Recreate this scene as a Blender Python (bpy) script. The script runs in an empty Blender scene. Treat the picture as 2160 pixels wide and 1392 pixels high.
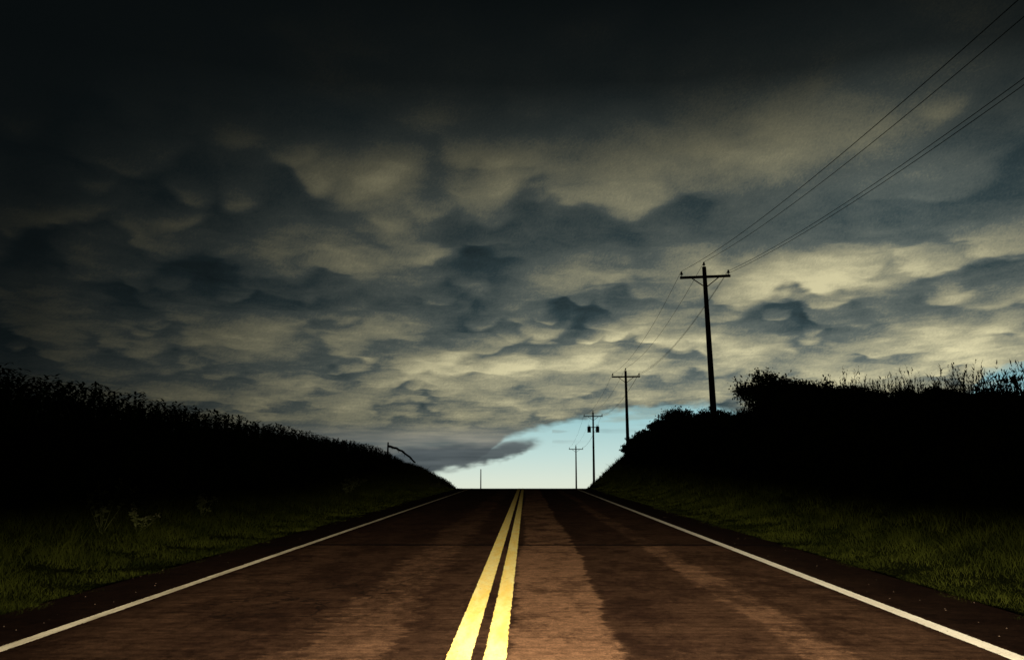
import bpy, math, numpy as np, random
from mathutils import Vector
random.seed(7); rng=np.random.default_rng(11)
sc=bpy.context.scene
col=sc.collection
# ---------------------------------------------------------------- helpers
def lin(r,g,b):
    def f(c):
        c/=255.
        return c/12.92 if c<=0.04045 else ((c+0.055)/1.055)**2.4
    return (f(r),f(g),f(b))
def h2(ix,iy,seed):
    h=(ix.astype(np.int64)*374761393+iy.astype(np.int64)*668265263+seed*974634777)&0xFFFFFFFF
    h=((h^(h>>13))*1274126177)&0xFFFFFFFF
    h=((h^(h>>16))*2246822519)&0xFFFFFFFF
    h=h^(h>>15)
    return (h&0xFFFFFF)/float(0x1000000)
def perlin(x,y,seed=0):
    ix=np.floor(x);iy=np.floor(y);fx=x-ix;fy=y-iy
    u=fx*fx*fx*(fx*(fx*6-15)+10);v=fy*fy*fy*(fy*(fy*6-15)+10)
    def g(a,b):
        t=h2(ix+a,iy+b,seed)*2*np.pi
        return np.cos(t)*(fx-a)+np.sin(t)*(fy-b)
    return ((g(0,0)*(1-u)+g(1,0)*u)*(1-v)+(g(0,1)*(1-u)+g(1,1)*u)*v)*1.5
def fbm(x,y,o=4,seed=0,gain=.5):
    s=0;a=1;t=0
    for i in range(o):
        s=s+a*perlin(x*2**i+i*17.3,y*2**i-i*9.1,seed+i);t+=a;a*=gain
    return s/t*1.4
def sm(a,b,x):
    t=np.clip((x-a)/(b-a),0,1);return t*t*(3-2*t)
def mk(name,verts,faces,mats=(),smooth=False,parent=None,**props):
    me=bpy.data.meshes.new(name)
    if isinstance(faces,np.ndarray):
        n=faces.shape[1];V=np.asarray(verts,dtype=np.float32)
        me.vertices.add(len(V));me.vertices.foreach_set('co',V.ravel())
        me.loops.add(faces.size);me.loops.foreach_set('vertex_index',faces.astype(np.int32).ravel())
        me.polygons.add(len(faces));me.polygons.foreach_set('loop_start',np.arange(len(faces),dtype=np.int32)*n)
        me.polygons.foreach_set('loop_total',np.full(len(faces),n,dtype=np.int32))
        me.update(calc_edges=True)
    else:
        me.from_pydata([tuple(v) for v in verts],[],faces);me.update()
    if smooth: me.polygons.foreach_set('use_smooth',[True]*len(me.polygons))
    for m in mats: me.materials.append(m)
    ob=bpy.data.objects.new(name,me);col.objects.link(ob)
    if parent: ob.parent=parent
    for k,v in props.items(): ob[k]=v
    return ob
def grid_faces(nr,nc):
    i=np.arange(nr-1)[:,None]*nc+np.arange(nc-1)[None,:]
    i=i.ravel();return np.stack([i,i+1,i+nc+1,i+nc],1)
class NT:
    def __init__(s,name):
        s.m=bpy.data.materials.new(name);s.m.use_nodes=True;s.t=s.m.node_tree;s.t.nodes.clear()
        s.out=s.t.nodes.new('ShaderNodeOutputMaterial')
    def n(s,ty,**kw):
        nd=s.t.nodes.new(ty)
        for k,v in kw.items():
            if k.startswith('i_'):
                nd.inputs[k[2:].replace('_',' ')].default_value=v
            else: setattr(nd,k,v)
        return nd
    def l(s,a,b): s.t.links.new(a,b)
    def math(s,op,a,b=None,c=None,clamp=False):
        nd=s.t.nodes.new('ShaderNodeMath');nd.operation=op;nd.use_clamp=clamp
        for i,v in enumerate((a,b,c)):
            if v is None: continue
            if isinstance(v,(int,float)): nd.inputs[i].default_value=v
            else: s.l(v,nd.inputs[i])
        return nd.outputs[0]
    def mix(s,f,a,b,blend='MIX'):
        nd=s.t.nodes.new('ShaderNodeMix');nd.data_type='RGBA';nd.blend_type=blend
        for i,v in ((0,f),(6,a),(7,b)):
            if isinstance(v,(int,float)): nd.inputs[i].default_value=v
            elif isinstance(v,tuple): nd.inputs[i].default_value=(*v[:3],1)
            else: s.l(v,nd.inputs[i])
        return nd.outputs[2]
    def noise(s,vec,scale,detail=4,rough=.55):
        nd=s.n('ShaderNodeTexNoise');nd.inputs['Scale'].default_value=scale
        nd.inputs['Detail'].default_value=detail;nd.inputs['Roughness'].default_value=rough
        s.l(vec,nd.inputs['Vector']);return nd.outputs[0]
    def mapv(s,vec,sx,sy,sz=1):
        nd=s.n('ShaderNodeMapping');nd.inputs['Scale'].default_value=(sx,sy,sz);s.l(vec,nd.inputs['Vector']);return nd.outputs[0]
    def ramp(s,f,stops,interp='LINEAR'):
        nd=s.n('ShaderNodeValToRGB');cr=nd.color_ramp;cr.interpolation=interp
        while len(cr.elements)<len(stops): cr.elements.new(.5)
        for e,(p,c) in zip(cr.elements,stops):
            e.position=p;e.color=(*c[:3],1) if isinstance(c,tuple) else (c,c,c,1)
        s.l(f,nd.inputs[0]);return nd.outputs[0]
def retro(T,amt):
    g=T.n('ShaderNodeNewGeometry')
    a=T.n('ShaderNodeVectorMath',operation='SCALE');a.inputs['Scale'].default_value=amt;T.l(g.outputs['Incoming'],a.inputs[0])
    b=T.n('ShaderNodeVectorMath',operation='ADD');T.l(g.outputs['Normal'],b.inputs[0]);T.l(a.outputs[0],b.inputs[1])
    c=T.n('ShaderNodeVectorMath',operation='NORMALIZE');T.l(b.outputs[0],c.inputs[0]);return c.outputs[0]
def simple(name,c1,c2,scale=5,rough=.9,trans=0):
    T=NT(name);tc=T.n('ShaderNodeTexCoord').outputs['Object']
    c=T.mix(T.noise(tc,scale),c1,c2)
    p=T.n('ShaderNodeBsdfPrincipled');p.inputs['Roughness'].default_value=rough;T.l(c,p.inputs['Base Color'])
    p.inputs['Specular IOR Level'].default_value=.2
    T.l(p.outputs[0],T.out.inputs[0]);return T.m
# ---------------------------------------------------------------- terrain functions
G=.035;Y0=68.;C=.0030
UE=.065/(2*C)
def P(y):
    y=np.asarray(y,dtype=float)
    u=np.clip(y-Y0,0,UE)
    z=G*np.minimum(y,Y0+UE)-C*u*u
    z=z-.03*np.clip(y-(Y0+UE),0,215)
    return np.where(y<-20,-.7,z)
Ry=np.array([-40,0,10,22,38,51,59,72,87,104,128,164,200,300,400,600]);Rz=np.array([1.0,1.6,2.1,3.0,4.6,5.6,6.1,6.4,6.6,6.1,5.2,4.1,3.0,0,-4.,-4.])
Ly=np.array([-40,0,10,24,50,76,94,114,152,200,300,400,600]);Lz=np.array([1.2,2.0,2.8,3.45,4.05,4.7,5.25,5.5,5.0,3.5,0,-4.,-4.])
def ground(x,y):
    x=np.asarray(x,dtype=float);y=np.asarray(y,dtype=float)
    p=P(y)
    sr=.22*sm(4.6,8.5,x)+.78*sm(6.2,10.7,x);sl=.16*sm(5.0,10.0,-x)+.84*sm(7.0,12.8,-x)
    z=p-.035+sr*(np.interp(y,Ry,Rz)-p)+sl*(np.interp(y,Ly,Lz)-p)
    z+=.12*fbm(x*.35,y*.35,3,5)*np.clip((sr+sl)*3,0,1)
    far=sm(14,60,np.abs(x))*(y<250);z+=far*.6
    under=((x>-4.55)&(x<4.25));z=np.where(under,p-.12,z)
    return z
def gz(x,y): return float(ground(np.array([x]),np.array([y]))[0])
# ---------------------------------------------------------------- ground
xs=np.concatenate([-np.geomspace(6000,45,14),np.linspace(-40,-15,20),np.linspace(-14.5,-4.6,50),[-4.54,0,4.24],np.linspace(4.3,13,45),np.linspace(13.5,40,22),np.geomspace(45,6000,14)])
ys=np.concatenate([np.linspace(-40,0,12),np.linspace(.5,170,260),np.linspace(175,420,40),np.geomspace(450,20000,20)])
X,Y=np.meshgrid(xs,ys);Z=ground(X,Y)
T=NT('grassy_soil');tc=T.n('ShaderNodeTexCoord').outputs['Object']
c=T.mix(T.noise(tc,1.5,6),(.006,.008,.003),(.016,.018,.006))
d=T.n('ShaderNodeBsdfDiffuse');T.l(c,d.inputs[0]);T.l(d.outputs[0],T.out.inputs[0])
mk('ground',np.stack([X,Y,Z],-1).reshape(-1,3),grid_faces(len(ys),len(xs)),[T.m],True,kind='structure',label='grassy ground rising into banks beside the road',category='ground')
# ---------------------------------------------------------------- road
T=NT('asphalt');tc=T.n('ShaderNodeTexCoord').outputs['Object']
sep=T.n('ShaderNodeSeparateXYZ');T.l(tc,sep.inputs[0]);x=sep.outputs[0];y=sep.outputs[1]
n1=T.noise(T.mapv(tc,.9,1.9),1.0,10,.78)
n2=T.noise(T.mapv(tc,.6,.12),1.0,3,.5)
n3=T.noise(T.mapv(tc,1,1),9,5,.7)
xw=T.math('ADD',x,T.math('MULTIPLY',T.math('SUBTRACT',n1,.5),T.math('ADD',.55,T.math('MULTIPLY',T.math('LESS_THAN',x,-.35),.9))))
xw=T.math('ADD',xw,T.math('MULTIPLY',T.math('SUBTRACT',n2,.5),.5))
f=T.math('DIVIDE',T.math('ADD',xw,4.8),9.4)
def q(v): return (v+4.8)/9.4
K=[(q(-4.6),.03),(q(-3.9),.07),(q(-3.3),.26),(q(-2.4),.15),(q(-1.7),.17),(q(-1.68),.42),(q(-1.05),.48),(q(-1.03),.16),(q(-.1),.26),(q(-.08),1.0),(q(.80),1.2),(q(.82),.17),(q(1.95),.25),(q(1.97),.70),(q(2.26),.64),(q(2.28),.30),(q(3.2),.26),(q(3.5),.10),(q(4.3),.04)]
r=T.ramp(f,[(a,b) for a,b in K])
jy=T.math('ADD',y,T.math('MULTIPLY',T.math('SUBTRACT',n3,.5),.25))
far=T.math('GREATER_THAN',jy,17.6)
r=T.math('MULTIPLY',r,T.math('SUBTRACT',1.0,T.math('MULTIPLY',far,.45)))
big=T.noise(T.mapv(tc,1.8,.8),1.0,10,.78)
r=T.math('MULTIPLY',r,T.ramp(big,[(.38,.35),(.47,.65),(.50,1.05),(.64,1.5)]))
# sideways tar bleed / tyre scuff streaks
scf=T.noise(T.mapv(tc,1.2,11),1.0,5,.7)
r=T.math('MULTIPLY',r,T.ramp(scf,[(.38,.6),(.6,1.25)]))
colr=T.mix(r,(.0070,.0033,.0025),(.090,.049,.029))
mott=T.noise(T.mapv(tc,9,9),1,7,.85)
colr=T.mix(1.0,colr,T.ramp(mott,[(.36,.55),(.64,1.45)]),'MULTIPLY')
grain=T.noise(tc,90,3,.85)
colr=T.mix(1.0,colr,T.ramp(grain,[(.30,.30),(.70,1.7)]),'MULTIPLY')
sh_=T.math('MAXIMUM',T.math('GREATER_THAN',x,3.5),T.math('LESS_THAN',x,-3.9))
colr=T.mix(T.math('MULTIPLY',sh_,.45),colr,(.002,.0015,.0013))
w=T.n('ShaderNodeVectorMath',operation='ADD')
nn=T.n('ShaderNodeTexNoise');nn.inputs['Scale'].default_value=2.2;nn.inputs['Detail'].default_value=6;nn.inputs['Roughness'].default_value=.65;T.l(tc,nn.inputs['Vector'])
ns=T.n('ShaderNodeVectorMath',operation='SCALE');ns.inputs['Scale'].default_value=.9;T.l(nn.outputs['Color'],ns.inputs[0])
T.l(T.mapv(tc,1,.7,0),w.inputs[0]);T.l(ns.outputs[0],w.inputs[1])
vo=T.n('ShaderNodeTexVoronoi',feature='DISTANCE_TO_EDGE');vo.inputs['Scale'].default_value=1.4;T.l(w.outputs[0],vo.inputs['Vector'])
ck=T.math('SUBTRACT',1.0,T.math('DIVIDE',vo.outputs[0],.05),clamp=True)
ck=T.math('MULTIPLY',ck,T.math('MULTIPLY',T.math('SUBTRACT',T.noise(T.mapv(tc,.5,.25),1,2),.42),4.0,clamp=True))
ck=T.math('MULTIPLY',ck,T.math('LESS_THAN',x,-.6))
seam=T.math('LESS_THAN',T.math('ABSOLUTE',T.math('SUBTRACT',jy,17.6)),.16)
ck=T.math('MAXIMUM',ck,seam)
colr=T.mix(T.math('MULTIPLY',ck,.85),colr,(.003,.002,.002))
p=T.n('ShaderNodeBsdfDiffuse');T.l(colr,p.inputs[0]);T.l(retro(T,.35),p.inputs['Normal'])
gl=T.n('ShaderNodeBsdfGlossy');gl.inputs['Roughness'].default_value=.45;gl.inputs[0].default_value=(.5,.5,.5,1)
mx=T.n('ShaderNodeMixShader');mx.inputs[0].default_value=.012
bp=T.n('ShaderNodeBump');bp.inputs['Strength'].default_value=.4;bp.inputs['Distance'].default_value=.01;T.l(grain,bp.inputs['Height']);T.l(bp.outputs[0],gl.inputs['Normal'])
T.l(p.outputs[0],mx.inputs[1]);T.l(gl.outputs[0],mx.inputs[2]);T.l(mx.outputs[0],T.out.inputs[0])
M_as=T.m
ry=np.concatenate([np.arange(-10,110,.5),np.arange(110,301,4)])
def strip(name,x0,x1,dz,mat,nx=2,parent=None,y0=None,**kw):
    xx=np.linspace(x0,x1,nx);A,B=np.meshgrid(xx,ry);Zz=P(B)+dz
    return mk(name,np.stack([A,B,Zz],-1).reshape(-1,3),grid_faces(len(ry),nx),[mat],True,parent,**kw)
road=strip('road',-4.72,4.42,0,M_as,9,kind='structure',label='worn reddish brown asphalt two-lane country road',category='road')
def paint(name,c1,c2,x0,x1,wear,re):
    T=NT(name);tc=T.n('ShaderNodeTexCoord').outputs['Object']
    sep=T.n('ShaderNodeSeparateXYZ');T.l(tc,sep.inputs[0]);x=sep.outputs[0]
    cc=(x0+x1)/2;hw=(x1-x0)/2
    e=T.math('DIVIDE',T.math('ABSOLUTE',T.math('SUBTRACT',x,cc)),hw)
    nz=T.noise(T.mapv(tc,30,9),1,6,.75)
    n2=T.noise(T.mapv(tc,40,40),1,3,.7)
    s=T.math('ADD',e,T.math('MULTIPLY',T.math('SUBTRACT',nz,.5),wear))
    a=T.math('GREATER_THAN',s,.93)
    chips=T.math('GREATER_THAN',T.math('ADD',T.math('MULTIPLY',nz,.6),T.math('MULTIPLY',n2,.5)),.69)
    a=T.math('MAXIMUM',a,chips)
    c=T.mix(T.ramp(T.noise(T.mapv(tc,8,1.2),1,6,.7),[(.38,0.),(.62,1.)]),c1,c2)
    c=T.mix(T.ramp(n2,[(.45,0.),(.75,.25)]),c,(.10,.07,.03))
    d=T.n('ShaderNodeBsdfDiffuse');T.l(c,d.inputs[0]);T.l(retro(T,re),d.inputs['Normal'])
    t=T.n('ShaderNodeBsdfTransparent');m=T.n('ShaderNodeMixShader');T.l(a,m.inputs[0]);T.l(d.outputs[0],m.inputs[1]);T.l(t.outputs[0],m.inputs[2])
    T.l(m.outputs[0],T.out.inputs[0]);return T.m
for i,(a,b,nm,c1,c2,w,re) in enumerate([(-.56,-.375,'centre_line',(1.0,.86,.36),(.98,.72,.18),.5,3.0),(-.30,-.135,'centre_line',(1.0,.86,.36),(.98,.72,.18),.8,3.0),(-3.87,-3.75,'edge_line',(.72,.66,.52),(.45,.40,.30),.7,2.2),(3.31,3.46,'edge_line',(.97,.93,.82),(.82,.77,.66),.45,3.0)]):
    strip(nm,a,b,.004,paint(nm+'_paint',c1,c2,a,b,w,re),2,road)
# ---------------------------------------------------------------- foliage helpers
def leafmat(name,c1,c2,sc_=2.5):
    T=NT(name);tc=T.n('ShaderNodeTexCoord').outputs['Object']
    c=T.mix(T.ramp(T.noise(tc,sc_,5,.7),[(.35,0.),(.65,1.)]),c1,c2)
    d=T.n('ShaderNodeBsdfDiffuse');T.l(c,d.inputs[0]);t=T.n('ShaderNodeBsdfTranslucent');T.l(c,t.inputs[0])
    m=T.n('ShaderNodeMixShader');m.inputs[0].default_value=.3;T.l(d.outputs[0],m.inputs[1]);T.l(t.outputs[0],m.inputs[2]);T.l(m.outputs[0],T.out.inputs[0]);return T.m
M_grass=leafmat('grass_blade',(.005,.008,.002),(.040,.047,.008),1.3)
M_weed=leafmat('dry_weed',(.015,.018,.008),(.03,.03,.015))
M_corn=leafmat('corn_leaf',(.02,.035,.010),(.04,.055,.015))
M_bush=leafmat('shrub_leaf',(.02,.035,.010),(.04,.055,.015))
M_stem=simple('stem_bark',(.02,.016,.012),(.04,.03,.02),8)
def blades(x,y,h,w,lean=.5,base=None):
    n=len(x);z=ground(x,y)-.02 if base is None else base
    a=rng.uniform(0,2*np.pi,n);dx=np.cos(a);dy=np.sin(a)
    b=rng.uniform(0,2*np.pi,n);L=h*lean*rng.uniform(.2,1.,n);lx=np.cos(b)*L;ly=np.sin(b)*L
    V=np.zeros((n,5,3));
    V[:,0]=np.stack([x-dx*w,y-dy*w,z],1);V[:,1]=np.stack([x+dx*w,y+dy*w,z],1)
    V[:,2]=np.stack([x+dx*w*.7+lx*.35,y+dy*w*.7+ly*.35,z+h*.6],1);V[:,3]=np.stack([x-dx*w*.7+lx*.35,y-dy*w*.7+ly*.35,z+h*.6],1)
    V[:,4]=np.stack([x+lx,y+ly,z+h],1)
    i=np.arange(n)*5
    F=np.concatenate([np.stack([i,i+1,i+2],1),np.stack([i,i+2,i+3],1),np.stack([i+3,i+2,i+4],1)])
    return V.reshape(-1,3),F
VV=[];FF=[];off=0
for side in(1,-1):
    n=190000
    y_=5*np.exp(rng.uniform(0,1,n)*math.log(24))
    e=4.30 if side>0 else 4.58
    t=rng.uniform(0,1,n)**1.5*8.2
    x_=side*(e+t+.22*fbm(y_*1.3,y_*0+side,4,9))
    dist=np.hypot(x_,y_)
    cl=fbm(x_*1.1,y_*.8,4,31)
    h=(.05+.30*sm(.2,4.2,t))*(1+1.3*cl)*rng.uniform(.3,1.3,n)
    h=np.clip(h,.03,1.1);w=np.clip(dist*.00022,.002,.02)*rng.uniform(.5,1.4,n)
    V,F=blades(x_,y_,h,w,1.4);VV.append(V);FF.append(F+off);off+=len(V)
mk('grass',np.concatenate(VV),np.concatenate(FF),[M_grass],kind='stuff',label='rough green roadside grass lit by headlights',category='grass')
def tube(p,q_,r0,r1,n=5):
    p=np.array(p,float);q_=np.array(q_,float);d=q_-p;d/=np.linalg.norm(d)+1e-9
    a=np.cross(d,[0,0,1.]);
    if np.linalg.norm(a)<.05:a=np.cross(d,[1.,0,0])
    a/=np.linalg.norm(a);b=np.cross(d,a)
    t=np.arange(n)*2*np.pi/n
    R=np.cos(t)[:,None]*a+np.sin(t)[:,None]*b
    V=np.concatenate([p+R*r0,q_+R*r1]);F=[(i,(i+1)%n,n+(i+1)%n,n+i) for i in range(n)]+[tuple(range(n))[::-1],tuple(range(n,2*n))]
    return V,F
def box(cx,cy,cz,sx,sy,sz):
    V=[(cx+a*sx/2,cy+b*sy/2,cz+c*sz/2) for a in(-1,1) for b in(-1,1) for c in(-1,1)]
    return np.array(V),[(0,1,3,2),(4,6,7,5),(0,4,5,1),(2,3,7,6),(0,2,6,4),(1,5,7,3)]
def join(parts):
    V=[];F=[];o=0
    for v,f in parts:
        V.append(v);F+= [tuple(i+o for i in ff) for ff in f];o+=len(v)
    return np.concatenate(V),F
def weeds(n,x_,y_,hmin,hmax,name,label,mat):
    VV=[];FF=[];o=0
    h=rng.uniform(hmin,hmax,n)*(1+.4*fbm(y_*.7,x_*.7,3,88));dist=np.hypot(x_,y_)
    V,F=blades(x_,y_,h,np.clip(dist*.0003,.006,.02),.22);VV.append(V);FF.append(F);o=len(V)
    tips=V.reshape(-1,5,3)[:,4];mid=V.reshape(-1,5,3)[:,2]
    k=24
    for j in range(k):
        s=rng.uniform(-.9,1.02,n)[:,None];p=mid*(1-s)+tips*s
        L=rng.uniform(.05,.15,n)*np.where(rng.uniform(0,1,n)<.6,1,.5)
        a=rng.uniform(0,6.28,n);d=np.stack([np.cos(a)*L*.6,np.sin(a)*L*.6,L*.8],1)
        w=np.stack([-np.sin(a),np.cos(a),0*a],1)*.016+np.array([0,0,.010])
        VV.append(np.stack([p-w,p+w,p+d],1).reshape(-1,3));i=np.arange(n)*3+o;FF.append(np.stack([i,i+1,i+2],1));o+=n*3
    return mk(name,np.concatenate(VV),np.concatenate(FF),[mat],kind='stuff',label=label,category='weeds')
n=4600
y_=rng.uniform(15,49,n);x_=10.3+rng.uniform(0,1,n)**1.3*4
weeds(len(x_),x_,y_,.30,.75,'tall_weeds','dense feathery weeds on top of the bank',M_weed)
n=1900
y_=rng.uniform(17,46,n);x_=10.6+rng.uniform(0,1,n)**1.3*3
keep=fbm(x_*.8,y_*.45,3,77)>-.1
weeds(keep.sum(),x_[keep],y_[keep],.8,1.45,'tall_seed_stalks','tall seeding stalks standing above the weeds',M_weed)
n=2200;y_=rng.uniform(49,150,n);x_=8+rng.uniform(0,1,n)*5
weeds(n,x_,y_,.15,.5,'roadside_weeds','low scrubby weeds on the bank near the crest',M_weed)
n=2600;y_=rng.uniform(60,160,n);x_=-(6+rng.uniform(0,1,n)*8)
weeds(n,x_,y_,.15,.5,'roadside_weeds','low rough weeds on the grassy bank beside the cornfield',M_weed)
# corn
VV=[];FF=[];o=0
rows=[];
for r_ in range(8):
    xx=-13.0-r_*.75
    yy=np.arange(14,104-r_*.5,.20);rows.append(np.stack([xx+rng.normal(0,.10,len(yy)),yy+rng.normal(0,.06,len(yy))],1))
pl=np.concatenate(rows);n=len(pl)
H=rng.uniform(1.32,1.5,n)*(1+.1*fbm(pl[:,1]*.15,pl[:,0]*.15,3,3))*(1-.55*sm(84,104,pl[:,1]))
bz=ground(pl[:,0],pl[:,1])
V,F=blades(pl[:,0],pl[:,1],H*.82,np.full(n,.02),.08,bz-.02);VV.append(V);FF.append(F);o=len(V)
for L_ in range(14):
    s=.3+.6*L_/13;a=rng.uniform(0,6.28,n)
    ln=rng.uniform(.22,.46,n)*(1-.35*abs(s-.5));up=rng.uniform(.1,.6,n)
    base=np.stack([pl[:,0],pl[:,1],bz+H*s],1);d=np.stack([np.cos(a),np.sin(a),0*a],1);sd=np.stack([-np.sin(a),np.cos(a),0*a],1)
    pts=[]
    dr_=rng.uniform(.9,2.2,n)
    for k,t in enumerate([0,.25,.5,.75,1]):
        z=ln*up*(1.8*t-dr_*t*t) ;pp=base+d*(ln*(t-.15*t*t))[:,None];pp[:,2]+=z
        w=[.03,.038,.033,.02,.003][k];pts.append(pp-sd*w);pts.append(pp+sd*w)
    A=np.stack(pts,1);VV.append(A.reshape(-1,3));i=np.arange(n)*10+o
    for k in range(4):
        b=i+2*k;FF.append(np.stack([b,b+1,b+3],1));FF.append(np.stack([b,b+3,b+2],1))
    o+=n*10
mk('corn_field',np.concatenate(VV),np.concatenate(FF),[M_corn],kind='stuff',label='dark field of tall corn on top of the bank',category='corn')
# shrubs
def shrub(x,y,w,h,seed,label,N=9000):
    r=np.random.default_rng(seed);z=gz(x,y)-.1
    e=bpy.data.objects.new('shrub',None);e.location=(x,y,z);col.objects.link(e);e['label']=label;e['category']='bush';e['group']='shrubs along the roadside bank'
    parts=[];tips=[]
    for i in range(22):
        a=r.uniform(0,6.28);rad=r.uniform(.05,1)**.6
        top=np.array([math.cos(a)*rad*w/2,math.sin(a)*rad*w/2,h*math.sqrt(1-.9*rad**2)*r.uniform(.8,1.0)])
        mid=top*[.45,.45,.55]+r.normal(0,.06,3)
        parts.append(tube((r.normal(0,.08),r.normal(0,.08),0),mid,.035,.02));parts.append(tube(mid,top,.02,.006));tips+= [top,top,mid*.3+top*.7,mid*.6+top*.4,mid]
        for k in range(3):
            s=r.uniform(.3,.95);pq=mid*(1-s)+top*s;q2=pq+r.normal(0,.22,3)*[w/3,w/3,.8]+[0,0,.08]
            parts.append(tube(pq,q2,.010,.004,3));tips.append(q2)
    V,F=join(parts);mk('stems',V,F,[M_stem],parent=e)
    tips=np.array(tips)
    c=tips[r.integers(0,len(tips),N)]+r.normal(0,1,(N,3))*[.15*w/3.,.15*w/3.,.15*h/2.2]
    c[:,2]=np.abs(c[:,2])
    s=r.uniform(.035,.085,N)[:,None];u=r.normal(0,1,(N,3));u/=np.linalg.norm(u,axis=1)[:,None];v=np.cross(u,r.normal(0,1,(N,3)));v/=np.linalg.norm(v,axis=1)[:,None]
    A=np.stack([c-u*s*1.3,c+v*s*.6,c+u*s*1.3,c-v*s*.6],1).reshape(-1,3)
    mk('foliage',A,np.arange(N*4).reshape(-1,4),[M_bush],parent=e)
for i,(x,y,w,h,lb) in enumerate([(12.5,52,3.6,2.8,'tall dark leafy shrub on the bank beside a utility pole'),(14.0,50,3.4,2.1,'dark leafy shrub on the grassy bank'),(11.1,72,3.6,1.8,'rounded dark shrub on the bank beyond a pole'),(12.3,66,3.4,1.2,'rounded dark shrub on the bank beyond a pole'),(10.3,76,2.6,1.2,'rounded dark shrub on the bank beyond a pole'),
      (9.9,84,2.6,1.2,'straggly dark shrub on the bank slope'),(9.4,88,2.0,1.1,'straggly dark shrub on the bank slope'),(12.6,43,3.4,1.6,'small dark shrub on the grassy bank'),(12.4,37,3.0,1.1,'small dark shrub on the grassy bank'),(12.6,31,3.2,.9,'small dark shrub on the grassy bank'),(12.2,26,3.0,.7,'small dark shrub on the grassy bank')]):
    shrub(x,y,w,h,100+i,lb)
M_fl=simple('pale_flower',(.08,.085,.04),(.14,.14,.08),20)
M_wl=leafmat('weed_leaf',(.04,.05,.016),(.11,.12,.045))
def fweed(x,y,h,seed,lab):
    r=np.random.default_rng(seed);e=bpy.data.objects.new('flowering_weed',None);e.location=(x,y,gz(x,y)-.02);col.objects.link(e)
    e['label']=lab;e['category']='plant';e['group']='flowering weeds in the roadside grass'
    parts=[];L=[];Fl=[]
    for i in range(7):
        a=r.uniform(0,6.28);t=np.array([math.cos(a)*h*.65*r.uniform(.2,1),math.sin(a)*h*.45*r.uniform(.2,1),h*r.uniform(.45,1)])
        parts.append(tube((0,0,0),t,.006,.003,4))
        for k in range(12):
            s=r.uniform(.35,1);c=t*s;d=r.normal(0,1,3);d[2]=abs(d[2])*.4;d/=np.linalg.norm(d);u=np.cross(d,r.normal(0,1,3));u/=np.linalg.norm(u);ll=r.uniform(.05,.12)
            L+= [c,c+d*ll*.5+u*ll*.25,c+d*ll,c+d*ll*.5-u*ll*.25]
        for k in range(8):
            c=t+r.normal(0,.04,3);u=r.normal(0,1,3);u/=np.linalg.norm(u);v=np.cross(u,[.3,.8,.2]);v/=np.linalg.norm(v);s=.014
            Fl+= [c-u*s,c+v*s,c+u*s,c-v*s]
    V,F=join(parts);mk('stems',V,F,[M_wl],parent=e)
    o=mk('foliage',np.array(L+Fl),np.arange(len(L+Fl)).reshape(-1,4),[M_wl,M_fl],parent=e)
    for k,pg in enumerate(o.data.polygons):
        if k>=len(L)//4: pg.material_index=1
for i,(x,y,h) in enumerate([(-7.4,17.6,1.0),(-7.0,18.2,.65),(-7.4,23.0,.65),(-7.8,45,.8),(-8.0,47,.8),(-7.4,42,.7)]):
    fweed(x,y,h,300+i,'pale flowering weed standing in the roadside grass')
# gravel
VV=[];FF=[];o=0
n=110;x_=np.where(rng.uniform(0,1,n)<.6,rng.uniform(3.6,4.4,n),-rng.uniform(3.95,4.7,n));y_=6*np.exp(rng.uniform(0,1,n)*1.6);z_=P(y_)+.004
s=rng.uniform(.003,.009,n)
for i in range(n):
    a=rng.uniform(0,6.28);c=np.array([x_[i],y_[i],z_[i]]);k=5
    ring=[c+[math.cos(a+j*6.28/k)*s[i]*rng.uniform(.7,1.3),math.sin(a+j*6.28/k)*s[i]*rng.uniform(.7,1.3),0] for j in range(k)]
    VV+=ring+[c+[0,0,s[i]]];FF+=[(o+j,o+(j+1)%k,o+k) for j in range(k)];o+=k+1
mk('gravel',VV,FF,[simple('gravel_stone',(.03,.02,.015),(.10,.07,.05),30)],kind='stuff',label='loose gravel scattered on the road shoulder',category='gravel')
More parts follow.
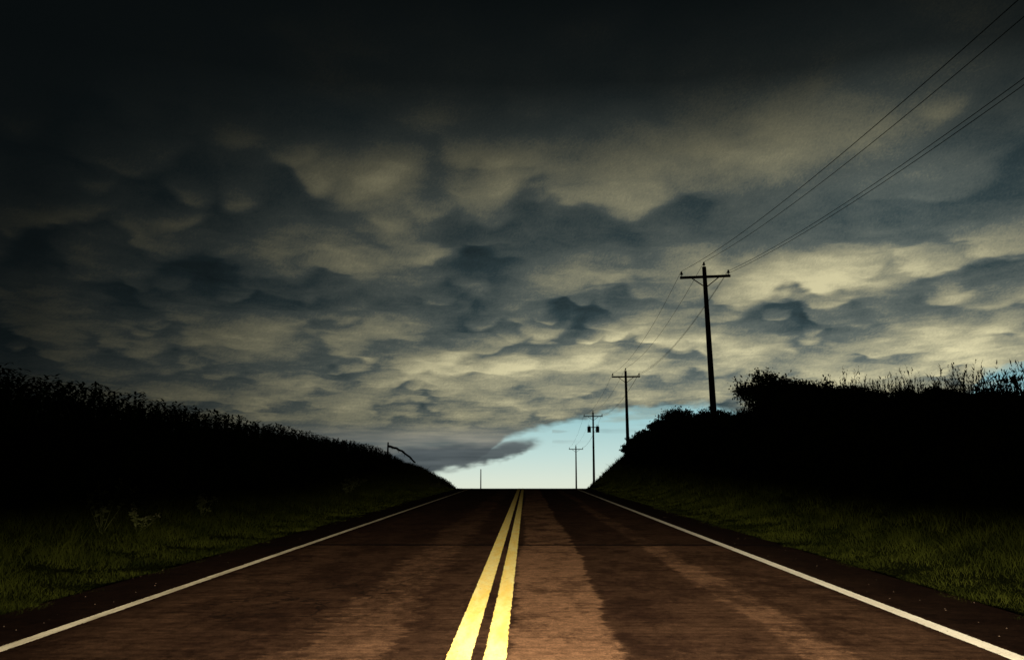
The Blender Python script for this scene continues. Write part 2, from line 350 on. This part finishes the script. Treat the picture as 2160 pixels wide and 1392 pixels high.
# ---------------------------------------------------------------- utility poles
M_wood=simple('weathered_pole_wood',(.025,.02,.018),(.05,.04,.035),6)
M_ins=simple('insulator_porcelain',(.05,.045,.04),(.08,.07,.06),6,.3)
M_met=simple('grey_metal',(.06,.06,.06),(.10,.10,.10),6,.5)
def plane(y): return G*y+1.29
POLES=[(55.6,10.22,11.75),(99.5,10.05,10.1),(148,10.0,8.7),(200,10.0,4.9)]
def pole(x,y,ztop,kindp,label,arm=2.85,yaw=0.0,lean=0.0):
    zb=gz(x,y)-.1;Hh=ztop-zb
    e=bpy.data.objects.new('utility_pole',None);e.location=(x+lean*Hh,y,zb);e.rotation_euler=(0,-lean,yaw);col.objects.link(e)
    e['label']=label;e['category']='utility pole';e['group']='utility poles along the road'
    V,F=tube((0,0,0),(0,0,Hh),.185,.115,14);mk('pole_shaft',V,F,[M_wood],True,e)
    if kindp=='bare': return
    za=Hh-.62
    V,F=box(0,-.17,za,arm,.10,.14);mk('crossarm',V,F,[M_wood],parent=e)
    V,F=join([tube((-.75,-.19,za-.07),(0,-.15,za-.62),.03,.03,6),tube((.75,-.19,za-.07),(0,-.15,za-.62),.03,.03,6)]);mk('arm_brace',V,F,[M_met],parent=e)
    def ins(px,pz):
        V,F=join([tube((px,-.17 if px else 0,pz),(px,-.17 if px else 0,pz+.12),.022,.022,8),tube((px,-.17 if px else 0,pz+.1),(px,-.17 if px else 0,pz+.2),.085,.06,10),tube((px,-.17 if px else 0,pz+.2),(px,-.17 if px else 0,pz+.28),.05,.045,10)])
        mk('insulator',V,F,[M_ins],True,e)
    ins(-arm/2+.1,za+.07);ins(arm/2-.1,za+.07);ins(0,Hh)
    if kindp=='trans':
        V,F=box(0,-.19,Hh-2.25,1.7,.1,.12);mk('transformer_bracket',V,F,[M_met],parent=e)
        for sx in(-.62,.62):
            V,F=join([tube((sx,-.2,Hh-3.0),(sx,-.2,Hh-2.2),.27,.27,14),tube((sx,-.2,Hh-2.2),(sx,-.2,Hh-2.1),.27,.16,14),tube((sx-.1,-.2,Hh-2.1),(sx-.1,-.2,Hh-1.85),.04,.03,6),tube((sx+.1,-.2,Hh-2.1),(sx+.1,-.2,Hh-1.85),.04,.03,6)])
            mk('transformer',V,F,[M_met],True,e)
labs=['tall weathered wooden utility pole with braced crossarm beside shrubs','wooden utility pole with crossarm on the grassy bank','wooden utility pole carrying two transformer cans','distant wooden utility pole with crossarm beyond the crest']
for i,(y,x,hr) in enumerate(POLES):
    pole(x,y,plane(y)+hr-.28,'trans' if i==2 else 'std',labs[i],yaw=(-.03,.02,0,.03)[i],lean=(.030,.012,0,0)[i])
pole(-11.2,250,plane(250)+0.1,'bare','distant bare wooden pole beyond the road crest')
M_wire=simple('wire_metal',(.015,.015,.015),(.03,.03,.03),3,.6)
def wire(dx,dz,dz0,hx=10.0):
    pts=[(y,x+dx,plane(y)+hr+dz) for y,x,hr in POLES]
    pts=[(4.0,10.0+dx,plane(4)+8.9+dz+dz0)]+pts
    path=[]
    for k in range(len(pts)-1):
        a=np.array(pts[k]);b=np.array(pts[k+1]);sag=.75 if k==0 else .95
        N=26
        for j in range(N if k<len(pts)-2 else N+1):
            t=j/N;p_=a*(1-t)+b*t;p_[2]-=4*sag*t*(1-t);path.append((p_[1],p_[0],p_[2]))
    path=np.array(path);k=5;n=len(path);t=np.arange(k)*2*np.pi/k
    ring=np.stack([np.cos(t),0*t,np.sin(t)],1)*.010
    V=(path[:,None,:]+ring[None]).reshape(-1,3);F=[]
    for i in range(n-1):
        for j in range(k): F.append((i*k+j,i*k+(j+1)%k,(i+1)*k+(j+1)%k,(i+1)*k+j))
    mk('power_line',V,F,[M_wire],True,label='thin dark overhead wire sagging between utility poles',category='power line',group='overhead wires between utility poles')
wire(0,0,-.1);wire(-1.32,-.55,-.35);wire(1.32,-.55,.3);wire(1.25,-.72,.25)
# bent snag on left bank
T0=gz(-12.9,94)
e=bpy.data.objects.new('dead_branch',None);e.location=(-12.6,94,T0-.1);col.objects.link(e);e['label']='bare broken branch arching down beside the corn';e['category']='branch'
rb=np.random.default_rng(4)
pts=[np.array([-.35+2.6*t,0,1.5*(1-t**1.7)+.05])+rb.normal(0,.02,3) for t in np.linspace(0,1,11)]
parts=[tube((-.40,0,0),(-.36,0,1.95),.12,.07,6)]+[tube(pts[i],pts[i+1],.13-.005*i,.125-.005*i,6) for i in range(10)]
for k in range(22):
    b=pts[rb.integers(0,10)];parts.append(tube(b,b+[rb.normal(0.1,.15),rb.normal(0,.1),rb.uniform(-.5,.22)],.03,.01,4))
V,F=join(parts);mk('bare_limb',V,F,[M_stem],parent=e)
# ---------------------------------------------------------------- sky: cloud deck
Hc=500.
el=np.concatenate([np.arange(.5,13,.04),np.arange(13,36,.06)]);az=np.arange(-38,38.01,.07)
AZ,EL=np.meshgrid(np.radians(az),np.radians(el))
dist=1/np.tan(EL)
x=np.sin(AZ)*dist;y=np.cos(AZ)*dist       # deck coordinates in units of cloud height
ed=np.degrees(EL);ad=np.degrees(AZ)
def pd_(px,py):
    p_=math.radians(7.97)+math.atan(G);u=(px-1080)/2100;v=(696-py)/2100
    fy=math.cos(p_)-v*math.sin(p_);fz=math.sin(p_)+v*math.cos(p_)
    a_=math.atan2(u,fy)-math.radians(.79);return math.degrees(a_),math.degrees(math.atan2(fz,math.hypot(u,fy)))
big=.34*fbm(x*.55+.35*y,y*.30-.1*x,4,61)
g1=.6*fbm(ad*.2,ed*.25,4,19);g2=.7*fbm(ad*.2+8,ed*.25,4,29)
for px,py,sx,sy,a in [(1030,490,190,50,-.50),(1420,450,150,60,-.38),(330,580,220,50,-.5),(1120,625,170,38,-.5),(700,610,160,35,-.40),(1960,470,150,45,-.4),(1800,690,160,22,-.3),(880,720,120,20,-.3),(560,770,200,18,-.25),(1150,800,120,12,-.25),(1250,200,260,50,-.35),(1650,470,110,40,-.3),(1500,660,90,30,-.3),
    (1230,420,190,42,.60),(900,390,180,50,.55),(600,480,190,50,.50),(700,330,220,50,.35),(860,560,90,40,.40),(1180,585,90,22,.35),(1640,600,100,40,.4),(1850,570,170,40,.65),(1000,775,130,22,.55),(1350,740,200,30,.5),(1980,720,160,35,.6),(1760,270,170,50,.55),(1480,330,150,50,.4),(700,700,150,22,.35),(180,510,90,35,.6),(1250,700,120,25,.3)]:
    a0,e0=pd_(px,py);k=2100/57.3
    big=big+a*np.exp(-.5*(((ad-a0)*k/sx+g1)**2+((ed-e0)*k/sy+g2)**2))
wa=fbm(x*3.2,y*2.4,3,41,.5);wb=fbm(x*3.2+9,y*2.4-4,3,51,.5)*np.clip(ed/12,.35,1);fz=fbm(x*13,y*10,2,57,.6)*np.clip(ed/12,.4,1)
fine=fbm(x*6,y*5,4,121,.65)
S=np.clip(.32+.10*wa+.35*big,0,1.2)
R=np.random.default_rng(21)
blobs=[]
def cells(cs,rmin,rmax,prob):
    for gx in np.arange(-11,11,cs):
        for gy in np.arange(1.2,15.6,cs):
            if R.uniform()>prob: continue
            X_=gx+R.uniform(-.5,.5)*cs;Y_=gy+R.uniform(-.5,.5)*cs
            D=math.hypot(X_,Y_);a_=math.atan2(X_,Y_)
            if D<1.5 or D>15.2 or abs(a_)>.67: continue
            blobs.append((D,a_,R.uniform(rmin,rmax),R.uniform(),R.uniform(-.35,.35),R.uniform(.8,1.3)))
cells(.70,.28,.44,.75);cells(.38,.16,.27,.80);cells(.22,.09,.14,.40)
blobs.sort(key=lambda b:-b[0]-R.uniform(0,.1))
daz=az[1]-az[0]
for D,a_,r_,q1,tilt,asp in blobs:
    e_=math.degrees(math.atan(1/D));ar=math.degrees(r_/math.hypot(D,1))*asp
    br=math.degrees(r_/math.hypot(D,1))*(math.sin(math.radians(e_))*.6+.60)
    c0=math.degrees(a_)
    i0=np.searchsorted(el,e_-br*1.5);i1=np.searchsorted(el,e_+br*2.4);j0=max(0,int((c0-ar*1.5+38)/daz));j1=min(len(az),int((c0+ar*1.5+38)/daz)+2)
    if i1-i0<2 or j1-j0<2: continue
    sl=(slice(i0,i1),slice(j0,j1))
    u=(ad[sl]-c0)/ar+.22*wa[sl]+.06*fz[sl];v=(ed[sl]-e_)/br+.22*wb[sl]+.06*fz[sl]+tilt*(ad[sl]-c0)/ar
    vv=np.where(v<0,v,v*.5)
    d=np.sqrt(u*u+vv*vv)
    soft=min(.8,(.12+.24*q1)*(1+.08*max(0,e_-8)))
    cov=(1-sm(1-soft,1.03,d))*(1-sm(.45,1.9,v))
    cov*=1-.3*sm(.5,1.0,np.abs(u))
    m=big[sl]
    lev=np.clip(.82+.54*m+.28*(q1-.5),.20,1.35)
    # lit from the open horizon: lower, outer skin bright, root of the pouch in shade
    g=np.clip(.39-.66*v-.12*u*u,0,1)
    shade=lev*(.22+.90*g**1.28)+.05*fine[sl]
    k=.96-.18*q1
    S[sl]=S[sl]*(1-cov*k)+shade*cov*k
fade=sm(3.5,5.2,ed);up=sm(13,23,ed)
smooth=np.clip(.48+.50*big+.18*wa,0,1.1)
S=S*(1-.62*up)+smooth*.62*up
st=fbm(ad*.12,ed*1.6,4,131);st2=fbm(ad*.35+9,ed*3.5,4,141)
shf=np.clip(.55+.6*st+.35*st2,0,1)
S=S*fade+(shf*.55+.20)*(1-fade)
S=np.clip(S+.035*fine+.022*R.normal(0,1,S.shape),0,1.15)
E=np.interp(ed,[0,3,5,7.5,10,13,17,20,24,28,40],[.9,1.0,1.05,1.14,.96,.78,.54,.29,.055,.012,.01])
side=np.interp(ad,[-42,-27,-18,-8,0,10,20,28,42],[.02,.06,.24,.60,.90,1.05,1.10,1.05,.5])
hi=np.interp(ad,[-30,-12,0,12,22,28],[.8,1.0,1.0,1.1,1.5,1.2])
E=np.clip(E*side*(1+(hi-1)*sm(10,17,ed)),0,2)
cs=np.array([lin(26,38,41),lin(52,67,70),lin(92,100,95),lin(154,151,124),lin(212,204,162)])
ks=[0,.28,.55,.82,1.12]
colr=np.stack([np.interp(S,ks,cs[:,k]) for k in range(3)],-1)*E[...,None]
colr+=np.array(lin(8,12,13))
lowmix=(1-sm(3.3,4.9,ed))
pink=np.array(lin(152,150,138));pdc=np.array(lin(88,101,103))
side2=np.interp(ad,[-20,-12,-6,0],[.3,.6,.9,1.0])
lw=(pdc*(1-shf[...,None])+pink*shf[...,None])*side2[...,None]
colr=colr*(1-lowmix[...,None])+lw*lowmix[...,None]
nb=fbm(ad*.35,ed*1.2,4,161);nb2=fbm(ad*1.2,ed*3,3,171)
barlow=np.interp(ad,[-14,-7,-4.6,-3,-1.3,-.25,.6,1.1],[.4,1.15,1.95,2.15,2.5,2.9,3.25,3.45]);barhi=np.interp(ad,[-14,-7,-3,-.8,.3,1.1],[2.9,3.1,3.4,3.6,3.65,3.5])
inb=sm(-.14,.26,ed-barlow+.2*nb2)*sm(-.25,.30,barhi-ed+.28*nb)*sm(1.4,0,ad+.6*nb2)
bc=np.array(lin(76,85,89))*(.72+.55*shf[...,None])
colr=colr*(1-.9*inb[...,None])+bc*.9*inb[...,None]
bound=np.interp(ad,[-14,-7,-4.6,-3.2,-2.2,-1.2,-.2,.6,2.0,3.3,5,7,10,11.3,12.5,20,24.0,24.7,28,42],[.1,1.1,1.9,2.1,2.7,3.7,4.05,4.3,4.6,4.85,5.2,5.4,5.55,5.3,5.0,5.0,5.6,6.8,7.3,8])
alpha=sm(-.22,.30,ed-bound+.16*nb+.14*nb2)
wisp=sm(.05,.6,fbm(ad*.22+4,ed*2.0,4,181))*sm(-1.7,-.2,ed-bound)*.45*(ad>1.5)
alpha=np.maximum(np.maximum(alpha,wisp),inb*.97)
Pn=np.stack([x,y,np.ones_like(x)-.02*wa*fade],-1)
V=(Pn*Hc).reshape(-1,3);nr,nc=len(el),len(az)
T=NT('storm_cloud')
at=T.n('ShaderNodeAttribute',attribute_name='cloud_colour');aa=T.n('ShaderNodeAttribute',attribute_name='cloud_alpha')
em=T.n('ShaderNodeEmission');T.l(at.outputs['Color'],em.inputs[0]);tr=T.n('ShaderNodeBsdfTransparent');m=T.n('ShaderNodeMixShader')
T.l(aa.outputs['Fac'],m.inputs[0]);T.l(tr.outputs[0],m.inputs[1]);T.l(em.outputs[0],m.inputs[2]);T.l(m.outputs[0],T.out.inputs[0])
sky=mk('sky',V,grid_faces(nr,nc),[T.m],True,kind='structure',label='dark storm cloud deck with hanging rounded pouches',category='sky')
a=sky.data.attributes.new('cloud_colour','FLOAT_COLOR','POINT')
a.data.foreach_set('color',np.concatenate([colr.reshape(-1,3),np.ones((nr*nc,1))],1).astype(np.float32).ravel())
a=sky.data.attributes.new('cloud_alpha','FLOAT','POINT');a.data.foreach_set('value',alpha.astype(np.float32).ravel())
# ---------------------------------------------------------------- world
w=bpy.data.worlds.new('World');sc.world=w;w.use_nodes=True;nt=w.node_tree;nt.nodes.clear()
o_=nt.nodes.new('ShaderNodeOutputWorld');bg=nt.nodes.new('ShaderNodeBackground');tc=nt.nodes.new('ShaderNodeTexCoord')
sp=nt.nodes.new('ShaderNodeSeparateXYZ');nt.links.new(tc.outputs['Generated'],sp.inputs[0])
cr=nt.nodes.new('ShaderNodeValToRGB');nt.links.new(sp.outputs[2],cr.inputs[0])
st=[(0,lin(224,228,206)),(.022,lin(220,229,212)),(.05,lin(194,220,214)),(.085,lin(158,202,206)),(.15,lin(90,145,160)),(.3,(.006,.009,.010))]
while len(cr.color_ramp.elements)<len(st): cr.color_ramp.elements.new(.5)
for e_,(p_,c_) in zip(cr.color_ramp.elements,st): e_.position=p_;e_.color=(*c_,1)
fr=nt.nodes.new('ShaderNodeMapRange');fr.inputs['From Min'].default_value=.2;fr.inputs['From Max'].default_value=.85;fr.inputs['To Min'].default_value=.02
nt.links.new(sp.outputs[1],fr.inputs[0]);nt.links.new(cr.outputs[0],bg.inputs[0]);nt.links.new(fr.outputs[0],bg.inputs[1]);nt.links.new(bg.outputs[0],o_.inputs[0])
# ---------------------------------------------------------------- headlights (low beams with cut-off)
def head(name,x,energy,color):
    L=bpy.data.lights.new(name,'POINT');L.energy=energy;L.color=color;L.shadow_soft_size=.07
    L.use_nodes=True;t=L.node_tree;em=t.nodes['Emission']
    def M(op,a,b=None,clamp=False):
        n=t.nodes.new('ShaderNodeMath');n.operation=op;n.use_clamp=clamp
        for i,v in enumerate((a,b)):
            if v is None: continue
            if isinstance(v,(int,float)): n.inputs[i].default_value=v
            else: t.links.new(v,n.inputs[i])
        return n.outputs[0]
    tc=t.nodes.new('ShaderNodeTexCoord');s=t.nodes.new('ShaderNodeSeparateXYZ');t.links.new(tc.outputs['Normal'],s.inputs[0])
    yy=M('MAXIMUM',s.outputs[1],.02);dn=M('DIVIDE',M('MULTIPLY',s.outputs[2],-1),yy);ta=M('ABSOLUTE',M('DIVIDE',s.outputs[0],yy))
    # low beams throw further towards the kerb side
    ta=M('MULTIPLY',ta,M('ADD',1.0,M('MULTIPLY',M('LESS_THAN',s.outputs[0],0.0),.45)))
    dn=M('SUBTRACT',dn,M('MINIMUM',M('MULTIPLY',M('MAXIMUM',M('SUBTRACT',ta,.07),0.0),.08),.024))
    ct=t.nodes.new('ShaderNodeMapRange');ct.interpolation_type='SMOOTHSTEP';ct.inputs['From Min'].default_value=-.024;ct.inputs['From Max'].default_value=.040;ct.inputs['To Min'].default_value=.010
    t.links.new(dn,ct.inputs[0])
    az_=M('DIVIDE',1.0,M('ADD',1.0,M('POWER',M('DIVIDE',ta,.55),2.0)))
    fwd=M('GREATER_THAN',s.outputs[1],.05)
    lf=t.nodes.new('ShaderNodeLightFalloff');lf.inputs['Strength'].default_value=1
    t.links.new(M('MULTIPLY',M('MULTIPLY',M('MULTIPLY',ct.outputs[0],az_),fwd),lf.outputs['Linear']),em.inputs['Strength'])
    o=bpy.data.objects.new(name,L);o.location=(x,1.4,.80);o.rotation_euler=(math.atan(G),0,0);col.objects.link(o)
for x in(-.62,.62): head('headlight_beam',x,1250,(1,.86,.60))
# ---------------------------------------------------------------- camera
cam=bpy.data.cameras.new('camera');cam.sensor_width=36;cam.lens=35;cam.clip_end=100000;cam.clip_start=.05
co=bpy.data.objects.new('camera',cam);co.location=(0,0,1.29);co.rotation_euler=(math.radians(90+7.97)+math.atan(G),0,math.radians(.79));col.objects.link(co);sc.camera=co
sc.view_settings.view_transform='Standard';sc.view_settings.look='None';sc.view_settings.exposure=0
